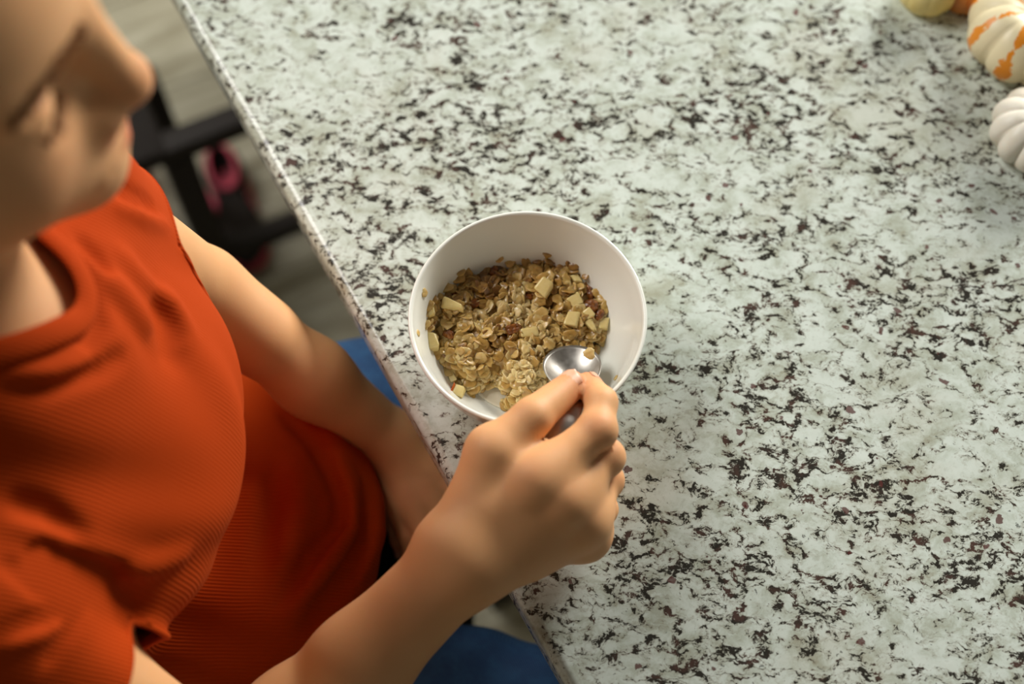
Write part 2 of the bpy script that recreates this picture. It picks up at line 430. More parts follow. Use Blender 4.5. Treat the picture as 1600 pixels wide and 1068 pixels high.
def head_fn(pw):
    p = toh(pw)
    q = p.copy(); q[:, 1] = np.abs(q[:, 1])     # symmetric
    d = ell(q, (-.012, 0, .032), (.100, .077, .088))
    d = smin(d, ell(q, (.030, 0, -.025), (.053, .058, .082)), .03)
    d = smin(d, seg(q, (.005, .050, -.062), (.071, .004, -.088), .020, .016), .035)
    d = smin(d, ell(q, (.052, .035, -.038), (.027, .028, .031)), .028)      # cheeks
    d = smin(d, ell(q, (.046, 0, .045), (.036, .052, .045)), .03)           # forehead
    d = smin(d, ell(q, (.079, 0, -.090), (.018, .020, .017)), .02)          # chin
    d = smin(d, ell(q, (.0730, 0, -.060), (.024, .033, .028)), .022)          # muzzle
    d = smin(d, seg(q, (.072, .012, .024), (.058, .046, .022), .0105, .008), .016)
    d = smax(d, -ell(q, (.091, .033, -.002), (.015, .018, .0125)), .012)     # sockets
    d = smin(d, ell(q, (.0655, .0345, -.003), (.0135, .0145, .0125)), .005) # lids over the eyeballs
    lid = seg(q, (.0805, .023, -.0085), (.0725, .047, -.0075), .0014, .0011)
    d = smax(d, -lid, .002)
    d = smax(d, -seg(q, (.081, .022, .0055), (.071, .047, .0050), .0012, .001), .004)
    n = seg(q, (.0865, 0, .016), (.101, 0, -.030), .0088, .0112)
    n = smin(n, ell(q, (.1025, 0, -.034), (.0120, .0120, .0105)), .008)
    n = smin(n, ell(q, (.0925, .0135, -.0380), (.0100, .0082, .0088)), .006)
    d = smin(d, n, .014)
    d = smax(d, -ell(q, (.0965, .0080, -.0475), (.0065, .0042, .0060)), .003)
    d = smax(d, -seg(q, (.0985, 0, -.046), (.0965, 0, -.057), .0016, .0022), .004)
    l = seg(q, (.0960, 0, -.0625), (.0880, .0240, -.0680), .0050, .0034)
    l = np.minimum(l, seg(q, (.0950, 0, -.0725), (.0875, .0220, -.0695), .0056, .0034))
    d = smin(d, l, .006)
    d = smax(d, -seg(q, (.1015, 0, -.0675), (.0920, .0265, -.0690), .0010, .0008), .002)
    # ear
    e = ell(q, (-.010, .0765, -.004), (.018, .0075, .030), rotm(.35, 0, 0) )
    e = smax(e, -ell(q, (-.004, .0835, -.002), (.010, .006, .019)), .004)
    e = smin(e, ell(q, (.000, .0775, -.008), (.005, .004, .006)), .003)
    d = smin(d, e, .006)
    return d * HS

def fin(p, pts, rad, k=.003):
    d = None
    for a, b, ra, rb in zip(pts[:-1], pts[1:], rad[:-1], rad[1:]):
        s = seg(p, a, b, ra, rb); d = s if d is None else smin(d, s, k)
    return d

# right hand (holding the spoon) : centre lines of the bones
H = {
 'thumb':  ([P(748, 790, .983), P(772, 708, .999), P(832, 652, 1.004), P(893, 602, .993)], [.0165, .0142, .0112, .0086]),
 'index':  ([P(835, 752, .999), P(933, 672, 1.001), P(940, 628, .998), P(918, 602, .987)], [.0128, .0102, .0088, .0078]),
 'middle': ([P(878, 782, .990), P(946, 714, .984), P(908, 694, .978), P(858, 688, .981)], [.0125, .0100, .0086, .0078]),
 'ring':   ([P(905, 812, .975), P(946, 750, .965), P(908, 738, .948), P(872, 735, .953)], [.0122, .0095, .0083, .0074]),
 'pinky':  ([P(912, 836, .957), P(940, 795, .941), P(908, 785, .935), P(880, 780, .940)], [.0108, .0084, .0075, .0068]),
}
def rhand_fn(p):
    w_ = RWR
    palm = seg(p, w_ + (-.006, .006, .004), H['index'][0][0], .0155, .0135)
    for f, ra, rb in (('middle', .0165, .0135), ('ring', .0165, .0130), ('pinky', .0160, .0118)):
        palm = smin(palm, seg(p, w_ + (.003, -.004, -.003), H[f][0][0], ra, rb), .016)
    palm = smin(palm, seg(p, w_ + (-.012, .008, 0), H['thumb'][0][0], .014, .0165), .014)
    palm = smin(palm, seg(p, H['thumb'][0][0], H['thumb'][0][1], .0165, .0138), .006)
    palm = smin(palm, seg(p, H['thumb'][0][0] + (0, 0, -.010), H['index'][0][0] + (0, 0, -.010), .010, .009), .006)
    for f, g_ in (('index', 'middle'), ('middle', 'ring'), ('ring', 'pinky')):      # webs between the finger roots
        A, B_ = H[f][0], H[g_][0]; palm = smin(palm, seg(p, A[0] * .72 + A[1] * .28, B_[0] * .72 + B_[1] * .28, .0100, .0095), .010)
        palm = smin(palm, seg(p, A[0], B_[0], .0125, .0120), .010)
    # heel and pads on the palm side
    palm = smin(palm, ell(p, (w_ + H['pinky'][0][0]) / 2 + (-.004, .004, -.010), (.020, .020, .013)), .012)
    for f in ('index', 'middle', 'ring', 'pinky'):      # knuckle heads
        c = H[f][0][0]; palm = smin(palm, ell(p, c + (0, 0, .0030), (.0096, .0096, .0086)), .010)
    out = None
    for f in ('index', 'middle', 'ring', 'pinky', 'thumb'):
        pts, rad = H[f]
        d = fin(p, pts, rad)
        d = smin(d, ell(p, pts[1], (rad[1] * 1.06,) * 3), .004)
        d = smin(palm, d, {'thumb': .009, 'index': .010}.get(f, .011))
        out = d if out is None else np.minimum(out, d)
    # thumb and index skin creases
    a, b = H['thumb'][0][2], H['thumb'][0][3]
    return out

LK = {}
def lp(u, v, z): return P(u, v, z)
LH = {
 'index':  ([lp(650, 775, .806), lp(690, 815, .806), lp(705, 850, .797), lp(705, 880, .788)], [.0125, .0098, .0086, .0074]),
 'middle': ([lp(634, 788, .806), lp(648, 838, .806), lp(652, 872, .797), lp(650, 898, .788)], [.0125, .0098, .0086, .0074]),
 'ring':   ([lp(640, 790, .796), lp(640, 838, .794), lp(642, 868, .786), lp(640, 890, .780)], [.0118, .0092, .0080, .0070]),
 'pinky':  ([lp(634, 780, .790), lp(626, 815, .786), lp(622, 840, .780), lp(624, 858, .775)], [.0105, .0082, .0072, .0064]),
 'thumb':  ([lp(668, 725, .808), lp(712, 762, .806), lp(742, 800, .800), lp(752, 832, .794)], [.0150, .0118, .0100, .0082]),
}
LH['middle'] = ([lp(645, 785, .806), lp(668, 838, .806), lp(674, 872, .797), lp(672, 898, .788)], LH['middle'][1])
LH['index'] = ([lp(668, 772, .806), lp(704, 825, .806), lp(714, 862, .797), lp(712, 890, .788)], LH['index'][1])
LH['ring'] = ([lp(628, 782, .800), lp(642, 836, .799), lp(646, 868, .790), lp(646, 892, .782)], LH['ring'][1])
LH['pinky'] = ([lp(618, 768, .793), lp(622, 818, .789), lp(626, 842, .782), lp(630, 862, .776)], LH['pinky'][1])
def lhand_fn(p):
    w_ = LWR
    palm = None
    for f, ra, rb in (('index', .015, .0130), ('middle', .0155, .0130), ('ring', .0150, .0122), ('pinky', .0145, .0112)):
        s = seg(p, w_, LH[f][0][0], ra, rb); palm = s if palm is None else smin(palm, s, .010)
    palm = smin(palm, seg(p, w_, LH['thumb'][0][0], .015, .0145), .012)
    out = None
    for f, (pts, rad) in LH.items():
        d = smin(palm, fin(p, pts, rad), .010); out = d if out is None else np.minimum(out, d)
    return out

def torso_fn(p, o=0.0):
    d = ell(p, (-.240, -.100, 1.005), (.070 + o, .116 + o, .105 + o))
    d = smin(d, seg(p, LSH + (-.002, -.01, -.004), RSH + (.004, .01, -.004), .037 + o, .037 + o), .05)
    d = smin(d, seg(p, np.array([-.258, -.088, 1.118]), np.array([-.250, -.098, 1.118]), .040 + o, .040 + o), .05)
    d = smin(d, ell(p, (-.262, -.098, .880), (.058 + o, .102 + o, .12 + o)), .03)
    d = smin(d, ell(p, (-.245, -.095, .755), (.085 + o, .125 + o, .080 + o)), .04)
    return d
def legs_fn(p, o=0.0):
    d = None
    for hip, kn, an in ((LHIP, LKN, LAN), (RHIP, RKN, RAN)):
        s = smin(seg(p, hip, kn, .068 + o, .047 + o), seg(p, kn, an, .045 + o, .031 + o * .8), .02)
        d = s if d is None else smin(d, s, .012)
    return d
def body_fn(p):
    neck0 = np.array([-.250, -.088, 1.115])
    ht = fromh((-.025, 0, -.055))
    d = within(p, (-.40, -.30, .60), (-.08, .16, 1.22), torso_fn)
    d = smin(d, within(p, (-.36, -.20, 1.0), (-.12, .03, 1.36), lambda q: seg(q, neck0, ht, .038, .042)), .012)
    d = smin(d, within(p, (-.40, -.22, 1.15), (-.06, .08, 1.50), head_fn), .022)
    def la(q):
        mid = LEL * .45 + LWR * .55 
        s = smin(seg(q, LSH, LEL, .031, .0262), seg(q, LEL, mid, .0250, .0240), .012)
        s = smin(s, seg(q, LEL + (0.004, 0, 0), LEL * .72 + LWR * .28, .0235, .0256), .007)
        s = smin(s, seg(q, mid, LWR, .0245, .0180), .015)
        return smin(s, lhand_fn(q), .012)
    d = smin(d, within(p, (-.32, -.22, .72), (.05, .13, 1.19), la), .03)
    def ra(q):
        mid = REL * .45 + RWR * .55
        s = smin(seg(q, RSH, REL, .038, .0290), seg(q, REL, REL * .72 + RWR * .28, .0290, .0305), .010)
        s = smin(s, seg(q, REL * .72 + RWR * .28, mid, .0300, .0260), .02)
        dirv = (RWR - mid) / np.linalg.norm(RWR - mid); side = np.cross(dirv, (0, 0, 1)); side /= np.linalg.norm(side)
        s = smin(s, seg(q, mid, RWR + side * .0065, .0235, .0175), .015)
        s = smin(s, seg(q, mid, RWR - side * .0065, .0235, .0175), .015)
        return smin(s, rhand_fn(q), .012)
    d = smin(d, within(p, (-.34, -.36, .82), (.12, -.02, 1.17), ra), .03)
    def lg(q):
        s = legs_fn(q, -.004)
        for an in (LAN, RAN):
            s = smin(s, seg(q, an + (-.01, 0, -.03), an + (.10, .0, -.062), .026, .018), .02)
        return s
    d = smin(d, within(p, (-.36, -.34, .2), (.24, .20, .86), lg), .02)
    return d
V, Q = net(body_fn, (-.42, -.42, .22), (.28, .22, 1.52), .0024)
me = np_mesh('body', V, Q)
# natural reddening of fingertips, knuckles, lips, nose tip and cheeks; nose-wing shade painted in
tint = np.zeros(len(V))
def blush(c, r, a):
    global tint
    d = np.linalg.norm(V - np.asarray(c), axis=1); tint = np.maximum(tint, a * np.exp(-(d / r) ** 2))
for f, (pts, rad) in list(H.items()) + list(LH.items()):
    blush(pts[3], .012, .55)
    if f != 'thumb': blush(pts[1] + (0, 0, .009), .008, .28)
    if f != 'thumb': blush(pts[0] + (0, 0, .012), .009, .22)
blush(H['thumb'][0][2], .009, .2)
hq = toh(V); hq[:, 1] = np.abs(hq[:, 1])
lipd = np.minimum(seg(hq, (.0995, 0, -.0632), (.0910, .0235, -.0678), .0044, .0022), seg(hq, (.0985, 0, -.0725), (.0905, .0215, -.0695), .0052, .0022))
tint = np.maximum(tint, .75 * np.clip(-lipd / .002 + .6, 0, 1))
for c, r_, a in (((.106, 0, -.035), .014, .38), ((.0945, .0135, -.0455), .0095, .85), ((.066, .042, -.032), .022, .26), ((-.01, .08, 0), .02, .35)):  # second entry paints the shade below the nose wings into the skin
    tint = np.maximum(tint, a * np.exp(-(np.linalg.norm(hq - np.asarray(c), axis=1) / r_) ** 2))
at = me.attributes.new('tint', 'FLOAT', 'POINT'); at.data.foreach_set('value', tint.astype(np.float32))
person = link('person', me, SKIN)
tag(person, 'child in burnt orange ribbed t-shirt and blue jeans spooning oatmeal from the bowl', 'person')

# eyebrows, lashes, nails, hair
def tuft(a, b, n, ln, wd, dirn, seed, th=.0005, jit=.25):
    "short tapering hairs standing along a curve of head-frame points"
    rnd = random.Random(seed); V_, F_ = [], []
    for i in range(n):
        t = i / (n - 1); q = np.array(a) * (1 - t) + np.array(b) * t + np.array([rnd.gauss(0, wd * .2), 0, rnd.gauss(0, wd)])
        dv = np.array(dirn) + np.array([rnd.gauss(0, jit) for _ in range(3)]) * .5; dv = dv / np.linalg.norm(dv) * ln * rnd.uniform(.7, 1.2)
        s = np.cross(dv, (1, .2, .1)); s = s / np.linalg.norm(s) * th; k = len(V_); s2 = np.cross(dv, s); s2 = s2 / np.linalg.norm(s2) * th
        V_ += [fromh(q + s), fromh(q - s * .5 + s2), fromh(q - s * .5 - s2), fromh(q + dv)]
        F_ += [(k, k + 1, k + 3), (k + 1, k + 2, k + 3), (k + 2, k, k + 3)]
    return V_, F_
def surf_x(y, z):
    xs = np.linspace(.13, .02, 120); q = np.array([fromh((x, y, z)) for x in xs]); d = head_fn(q); i = int(np.argmax(d < 0)); return xs[i]
for s in (-1, 1):
    V_, F_ = [], []
    pl = [(.012, .0175), (.022, .0215), (.034, .0235), (.046, .0205), (.056, .0140)]
    for (y0, z0), (y1, z1) in zip(pl[:-1], pl[1:]):
        a = (surf_x(y0, z0), s * y0, z0); b = (surf_x(y1, z1), s * y1, z1)
        v, f = tuft(a, b, 95, .0060, .0022, (-.15, s * 1.0, .35), int(y0 * 1e4) + s)
        k = len(V_); V_ += v; F_ += [tuple(i + k for i in t) for t in f]
    link('eyebrow', mesh('eyebrow', V_, F_), BROW, person, False)
    V_, F_ = [], []
    pl = [(.023, -.0085), (.031, -.0100), (.039, -.0100), (.048, -.0070)]
    for (y0, z0), (y1, z1) in zip(pl[:-1], pl[1:]):
        a = (surf_x(y0, z0) + .0002, s * y0, z0); b = (surf_x(y1, z1) + .0002, s * y1, z1)
        v, f = tuft(a, b, 22, .0075, .0003, (.8, s * .25, -.45), int(y0 * 2e4) + s, .0004)
        k = len(V_); V_ += v; F_ += [tuple(i + k for i in t) for t in f]
    link('eyelashes', mesh('eyelashes', V_, F_), BROW, person, False)

def nail(tip, base, up, w_, ln, mat):
    "a curved plate lying on the back of a finger end"
    d = tip - base; d = d / np.linalg.norm(d); up = up - d * (up @ d); up = up / np.linalg.norm(up); s = np.cross(d, up)
    V_, F_ = [], []; nx, ny = 9, 9
    for j in range(ny):
        for i in range(nx):
            u = (i / (nx - 1) * 2 - 1); v = j / (ny - 1) * 2 - 1
            k = (1 - .25 * max(0, v) ** 2 * u * u) if v > 0 else 1
            uu = u * math.sqrt(max(0, 1 - (abs(v) ** 6))) * .96 if abs(v) > .6 else u * .98
            a = uu * 1.05
            q = tip + d * (v * ln * .5 - .0005 - (.0012 * u * u if v > .5 else 0)) + s * math.sin(a) * w_ + up * (math.cos(a) * w_ )
            V_.append(q)
    for j in range(ny - 1):
        for i in range(nx - 1): k = j * nx + i; F_.append((k, k + 1, k + nx + 1, k + nx))
    o = link('fingernail', mesh('fingernail', V_, F_), mat, person)
    so = o.modifiers.new('s', 'SOLIDIFY'); so.thickness = .0006; so.offset = 0
NAIL = simple('nail', srgb(224, 166, 132), .35, 200, srgb(228, 176, 146)).m
tp = H['thumb'][0]; nail(tp[3] + (0, 0, 0), tp[2], np.array([-.25, .35, .9]), .0085, .0100, NAIL)
for f in ('index', 'middle', 'ring', 'pinky'):
    pts, rad = H[f]; dv = pts[3] - pts[2]; out = (pts[1] - (pts[0] + pts[2]) / 2); nail(pts[3], pts[2], out, rad[3] + .0003, .0085, NAIL)
for f in LH:
    pts, rad = LH[f]; nail(pts[3], pts[2], np.array([0, 0, 1.]), rad[3] + .0003, .0085, NAIL)

# hair: short layered locks over the cranium
def hair_fn(pw):
    p = toh(pw)
    d = ell(p, (-.022, 0, .042), (.108, .088, .092))
    d = smin(d, ell(p, (-.050, 0, -.010), (.074, .080, .085)), .03)
    c = smax(-ell(p, (.095, 0, -.045), (.062, .085, .105)), -ell(p, (.035, 0, -.12), (.10, .12, .085)), .01)
    d = smax(d, c, .012)
    a = np.arctan2(p[:, 1], p[:, 0] + .03)
    d = d + .0022 * np.sin(a * 26 + 3 * np.sin(p[:, 2] * 60) + p[:, 2] * 40) + .0012 * np.sin(a * 61 + p[:, 2] * 90)
    return d * HS
V, Q = net(hair_fn, (-.42, -.24, 1.15), (-.06, .10, 1.52), .003)
link('hair', np_mesh('hair', V, Q), HAIR, person)

# ---- t-shirt
def bump_line(p, pts, amp, wd):
    "a ridge (amp > 0) or valley (amp < 0) that follows a line on the cloth, fading at its ends"
    best = np.full(len(p), 9.); tt = np.zeros(len(p)); n = len(pts) - 1
    for i, (a, b) in enumerate(zip(pts[:-1], pts[1:])):
        ba = b - a; h = np.clip(((p - a) @ ba) / (ba @ ba), 0, 1); d = np.linalg.norm(p - a - h[:, None] * ba, axis=1)
        m = d < best; best[m] = d[m]; tt[m] = (i + h[m]) / n
    return amp * np.exp(-(best / wd) ** 2) * np.sin(np.clip(tt * .92 + .04, 0, 1) * PI)
def shirt0(p):
    d = torso_fn(p, .008)
    d = smin(d, ell(p, (-.232, -.097, 1.002), (.083, .119, .092)), .02)                 # loose chest
    d = smin(d, ell(p, (-.172, -.095, .815), (.086, .120, .047)), .02)                  # cloth gathered on the lap
    ld = (LEL - LSH) / np.linalg.norm(LEL - LSH); rd = (REL - RSH) / np.linalg.norm(REL - RSH)
    d = smin(d, seg(p, LSH, LSH + ld * .065, .040, .039), .025)
    d = smin(d, seg(p, RSH, RSH + rd * .12, .046, .045), .014)
    return d
def hit(u, v, fn=shirt0):
    r = FW + (u - 800) / FPX * np.array([1, 0, 0]) + (534 - v) / FPX * UP; r = r / np.linalg.norm(r); t = .3
    for _ in range(90):
        d = fn((CAM + r * t)[None])[0]; t += d * .8
        if d < 2e-4 or t > 1.4: break
    return CAM + r * t
FOLDS = []
for amp, wd, px in (
    (-.0050, .0090, [(200, 415), (240, 458), (262, 505), (271, 546), (299, 577)]),
    (-.0060, .0050, [(118, 370), (157, 412), (175, 440)]),
    (-.0070, .0070, [(138, 450), (148, 499), (126, 546)]),
    (.0060, .0075, [(114, 381), (177, 444), (220, 499), (236, 526)]),
    (.0045, .0070, [(173, 385), (212, 428), (267, 475), (299, 522)]),
    (-.0045, .0045, [(0, 605), (79, 603), (165, 574), (196, 550)]),
    (.0040, .0060, [(0, 590), (79, 586), (150, 560)]),
    (-.0080, .0050, [(181, 296), (220, 314), (250, 330)]),
    (.0040, .0060, [(175, 318), (220, 334), (262, 352)]),
    (-.0060, .0065, [(0, 779), (67, 801), (140, 852)]),
    (.0040, .0080, [(0, 800), (70, 830), (150, 876), (230, 880)]),
    (-.0110, .0080, [(49, 842), (86, 882), (150, 900), (190, 908)]),
    (.0045, .0070, [(180, 896), (240, 884), (300, 862)]),
    (-.0050, .0100, [(185, 930), (215, 960), (230, 990)]),
    (-.0060, .0045, [(131, 934), (70, 968), (0, 990)]),
    (-.0050, .0040, [(128, 945), (95, 1000), (70, 1040)]),
    (-.0050, .0040, [(125, 928), (60, 915), (0, 880)]),
    (.0040, .0050, [(110, 955), (50, 990), (0, 1015)]),
    (-.0080, .0050, [(499, 711), (536, 786), (532, 820), (487, 869), (442, 940)]),
    (.0075, .0055, [(520, 700), (546, 756), (548, 824), (505, 890), (450, 960)]),
    (.0050, .0080, [(585, 760), (588, 830), (560, 900)]),
    (-.0060, .0060, [(570, 790), (566, 850), (520, 930), (470, 990)]),
    (-.0050, .0050, [(440, 640), (490, 690), (520, 740)]),
    (.0050, .0050, [(430, 610), (500, 665), (550, 720)]),
    (-.0040, .0070, [(430, 720), (425, 800), (400, 900)]),
    (.0040, .0080, [(465, 720), (470, 800), (440, 880)]),
    ): FOLDS.append((amp * (2.3 if px[0][0] > 400 else 1.5), wd, [hit(*q) for q in px]))
def shirt_fn(p):
    rd = (REL - RSH) / np.linalg.norm(REL - RSH)
    d = shirt0(p)
    m = np.abs(d) < .03; q = p[m]; s = np.zeros(len(q))
    if len(q):
        for amp, wd, pts in FOLDS:
            pp = np.array(pts); lo, hi = pp.min(0) - 3 * wd, pp.max(0) + 3 * wd
            k = np.all((q > lo) & (q < hi), axis=1)
            if k.any(): s[k] += bump_line(q[k], pts, amp, wd)
        s += .0012 * np.sin(q[:, 2] * 70 + 3 * np.sin(q[:, 1] * 40) + q[:, 0] * 50)
        d[m] = np.minimum(d[m] - s, smin(torso_fn(q, .0035), seg(q, (-.250, -.088, 1.115), fromh((-.025, 0, -.055)), .0415, .0455), .014))
        ld = (LEL - LSH) / np.linalg.norm(LEL - LSH)
        arms = np.minimum(seg(q, RSH, RSH + rd * .12, .0405, .0380), seg(q, LSH, LSH + ld * .10, .0335, .0320))
        d[m] = np.minimum(d[m], smin(torso_fn(q, .0032), arms, .032))
    return d
ld = (LEL - LSH) / np.linalg.norm(LEL - LSH); rd = (REL - RSH) / np.linalg.norm(REL - RSH)
NC = np.array([-.250, -.086, 1.125])
def cut(p):
    dx = (p[:, 0] + .268 - .1 * (p[:, 2] - 1.12)) / .068; dy = (p[:, 1] + .082) / .045
    neck = np.maximum((np.sqrt(dx * dx + dy * dy) - 1) * .047, 1.05 - p[:, 2])
    sl = np.maximum(.058 - (p - LSH) @ ld, seg(p, LSH, LSH + ld * .2, .050, .050))
    sr = np.maximum(.074 - (p - RSH) @ rd, seg(p, RSH, RSH + rd * .22, .0485, .0485))
    sr = np.maximum(sr, .006 - ell(p, (-.232, -.097, 1.002), (.083, .119, .092)))
    return np.minimum(np.minimum(neck, np.minimum(sl, sr)), p[:, 2] - .775)
V, Q = net(shirt_fn, (-.40, -.34, .74), (-.02, .16, 1.20), .0028)
V, Q, BE = trim(V, Q, cut)
V, Q = compact(V, Q)
shirt = link('t_shirt', np_mesh('t_shirt', V, Q), SHIRT, person)
so = shirt.modifiers.new('s', 'SOLIDIFY'); so.thickness = .0016; so.offset = -1

def rim_loop(me, near, rad):
    bm = bmesh.new(); bm.from_mesh(me); best = []
    es = [e for e in bm.edges if e.is_boundary]; seen = set()
    for e in es:
        if e.index in seen: continue
        lp_, cur, v = [], e, e.verts[0]
        while cur and cur.index not in seen:
            seen.add(cur.index); v = cur.other_vert(v); lp_.append(np.array(v.co)); cur = next((x for x in v.link_edges if x.is_boundary and x.index not in seen), None)
        c = np.mean(lp_, axis=0)
        if np.linalg.norm(c - near) < rad and len(lp_) > len(best): best = lp_
    bm.free(); return np.array(best)
def band(loop, w_, th, drop, name, fn, n=140, out=.0012):
    L = loop.copy()
    seglen = np.linalg.norm(np.roll(L, -1, 0) - L, axis=1); cum = np.concatenate([[0], np.cumsum(seglen)]); Lc = np.vstack([L, L[:1]])
    t = np.linspace(0, cum[-1], n, endpoint=False); C_ = np.stack([np.interp(t, cum, Lc[:, k]) for k in range(3)], 1)
    for _ in range(10): C_ = (np.roll(C_, 1, 0) + C_ * 2 + np.roll(C_, -1, 0)) / 4
    T_ = np.roll(C_, -1, 0) - np.roll(C_, 1, 0); T_ /= np.linalg.norm(T_, axis=1)[:, None]
    G = grad(fn, C_, 5e-4); G /= np.linalg.norm(G, axis=1)[:, None]
    S_ = np.cross(T_, G); S_ /= np.linalg.norm(S_, axis=1)[:, None]
    mid = C_.mean(0); sg = np.sign(((C_ - mid) * S_).sum(1).mean()); S_ *= sg
    V_, F_ = [], []; m = 14
    for i in range(n):
        for j in range(m):
            a = 2 * PI * j / m; q = C_[i] + S_[i] * (math.cos(a) * w_ / 2 + w_ * drop) + G[i] * (math.sin(a) * th / 2 * (1 if abs(math.cos(a)) < .9 else .7) + out)
            V_.append(q)
    for i in range(n):
        for j in range(m): k = (i + 1) % n; l = (j + 1) % m; F_.append((i * m + j, k * m + j, k * m + l, i * m + l))
    return link(name, mesh(name, V_, F_), SHIRT, person)
nl = rim_loop(shirt.data, NC, .09)
if len(nl): band(nl, .013, .0046, -.15, 'collar', shirt0, out=.0030)
for nm, c in (('sleeve_hem', LSH + ld * .058), ('sleeve_hem', RSH + rd * .074)):
    l_ = rim_loop(shirt.data, c, .05)
    if len(l_): band(l_, .004, .0032, 0, nm, shirt0, out=-.0006)

# ---- jeans
def jeans_fn(p):
    d = smin(legs_fn(p, .008), ell(p, (-.238, -.095, .752), (.098, .140, .095)), .04)
    w_ = .0016 * np.sin(p[:, 0] * 95 + 4 * np.sin(p[:, 1] * 22)) + .0012 * np.sin(p[:, 1] * 130 + p[:, 0] * 60)
    return d + w_
V, Q = net(jeans_fn, (-.38, -.34, .30), (.24, .20, .90), .005)
V, Q, BE = trim(V, Q, lambda p: np.minimum(.82 - p[:, 2] + 1.5 * np.maximum(0, p[:, 0] + .21), p[:, 2] - .36))
jeans = link('jeans', np_mesh('jeans', V, Q), DENIM, person)
so = jeans.modifiers.new('s', 'SOLIDIFY'); so.thickness = .002; so.offset = -1

bar_stool('bar_stool', (-.20, -.095), R(0), 'dark wooden bar stool under the seated child', .655, .34)
bt = empty('bench', (-.388, .513, 0), R(26)); tag(bt, 'low dark wooden bench with an open frame end, beyond the seated child', 'bench')
bm = bmesh.new(); box(bm, (-.225, .055, .352), (.44, .14, .026), bev=.006, seg=2); link('seat', bm_mesh('seat', bm), DARKWOOD, bt)
for x in (-.42, 0, .225):  # a narrow, deep-set frame
    for y in (0, .11):
        bm = bmesh.new(); box(bm, (x, y, .169), (.036, .036, .338), bev=.003); link('leg', bm_mesh('leg', bm), DARKWOOD, bt)
for y in (0,):
    bm = bmesh.new(); box(bm, (.115, y, .350), (.256, .030, .028), bev=.003); link('rail', bm_mesh('rail', bm), DARKWOOD, bt)
    bm = bmesh.new(); box(bm, (-.0975, y, .09), (.68, .024, .030), bev=.003); link('rail', bm_mesh('rail', bm), DARKWOOD, bt)
# ------------------------------------------------------------------ bowl
BC = np.array([.0092, -.0113, ZT])
PROF = [(0, .0045), (.028, .0045), (.0300, .0005), (.0325, .0000), (.0345, .0012), (.0352, .0045), (.0440, .0090), (.0530, .0165), (.0600, .0270), (.0650, .0400), (.0682, .0530), (.0697, .0590),
        (.0702, .0612), (.0698, .0622), (.0686, .0624), (.0676, .0614), (.0668, .0580), (.0653, .0520), (.0622, .0400), (.0570, .0280), (.0490, .0180), (.0400, .0115), (.0280, .0085), (.0140, .0075), (0, .0073)]
def smooth_prof(pr, k=4):
    out = []
    for i in range(len(pr) - 1):
        p0, p1, p2, p3 = (np.array(pr[max(0, i - 1)]), np.array(pr[i]), np.array(pr[i + 1]), np.array(pr[min(len(pr) - 1, i + 2)]))
        for j in range(k):
            t = j / k; out.append(tuple(.5 * (2 * p1 + (p2 - p0) * t + (2 * p0 - 5 * p1 + 4 * p2 - p3) * t * t + (3 * p1 - p0 - 3 * p2 + p3) * t ** 3)))
    out.append(tuple(pr[-1])); return out
V_, F_ = lathe([(max(r, 1e-5), z) for r, z in smooth_prof(PROF, 3)], 128)
bowl = link('bowl', mesh('bowl', V_, F_), CERAMIC); bowl.location = BC
tag(bowl, 'white glazed ceramic bowl of oatmeal on the granite worktop', 'bowl')
_in = sorted([(r, z) for r, z in PROF[15:]])
def bowl_in(r): return ZT + float(np.interp(r, [a for a, b in _in], [b for a, b in _in]))

# thin milk left in the bottom
MILKM = simple('milk', srgb(236, 228, 208), .12, 60, srgb(230, 220, 196)).m
V_, F_ = lathe([(1e-5, 0), (.02, 0), (.036, 0), (.0405, .0002), (.0425, .0010), (.0425, .0004), (.036, -.0030), (1e-5, -.0042)], 64)
milk = link('milk', mesh('milk', V_, F_), MILKM); milk.location = BC + (0, 0, .0128)
tag(milk, 'shallow pool of milk in the bottom of the bowl', 'milk', kind='stuff')

# ------------------------------------------------------------------ oatmeal
OUT = [(668, 478), (690, 452), (712, 432), (745, 411), (775, 407), (800, 414), (820, 404), (855, 402), (888, 412), (912, 430), (935, 462), (950, 492), (948, 520), (925, 545), (905, 560), (880, 580), (860, 600), (840, 628), (812, 642), (792, 634), (786, 612), (775, 590), (757, 597), (738, 612), (722, 600), (700, 584), (684, 562), (672, 530), (666, 500)]
def _rest(u, v):
    z = ZT + .022
    for _ in range(14):
        q = P(u, v, z); z += (max(ZT + .020, bowl_in(min(.066, math.hypot(q[0] - BC[0], q[1] - BC[1])))) - z) * .5
    return P(u, v, z)[:2]
OW = np.array([_rest(u, v) for u, v in OUT])
SPX = P(895, 574, .958)
def inout(xy):
    "signed distance to the outline, positive inside"
    x, y = xy; d = 9; ins = False; n = len(OW)
    for i in range(n):
        a, b = OW[i], OW[(i + 1) % n]; ba = b - a; h = min(1, max(0, ((x - a[0]) * ba[0] + (y - a[1]) * ba[1]) / (ba @ ba)))
        d = min(d, math.hypot(x - a[0] - h * ba[0], y - a[1] - h * ba[1]))
        if (a[1] > y) != (b[1] > y) and x < (b[0] - a[0]) * (y - a[1]) / (b[1] - a[1]) + a[0]: ins = not ins
    return d if ins else -d
def oat_z(x, y):
    s = inout((x, y)); e = max(0, min(1, (s + .002) / .016)); e = e * (2 - e)
    base = bowl_in(math.hypot(x - BC[0], y - BC[1]))
    top = ZT + .0125 + .0150 * e + .0060 * mnoise.noise(Vector((x * 55, y * 55, 1))) * e + .0035 * mnoise.noise(Vector((x * 150, y * 150, 5))) * e
    if math.hypot(x - SPX[0], y - SPX[1]) < .0225: top = min(top, ZT + .0235)
    lft = max(0, min(1, (-.010 - x) / .04)); top += .006 * lft * e
    return max(base + .0003, top), base, s
G_, HS_ = 100, .150
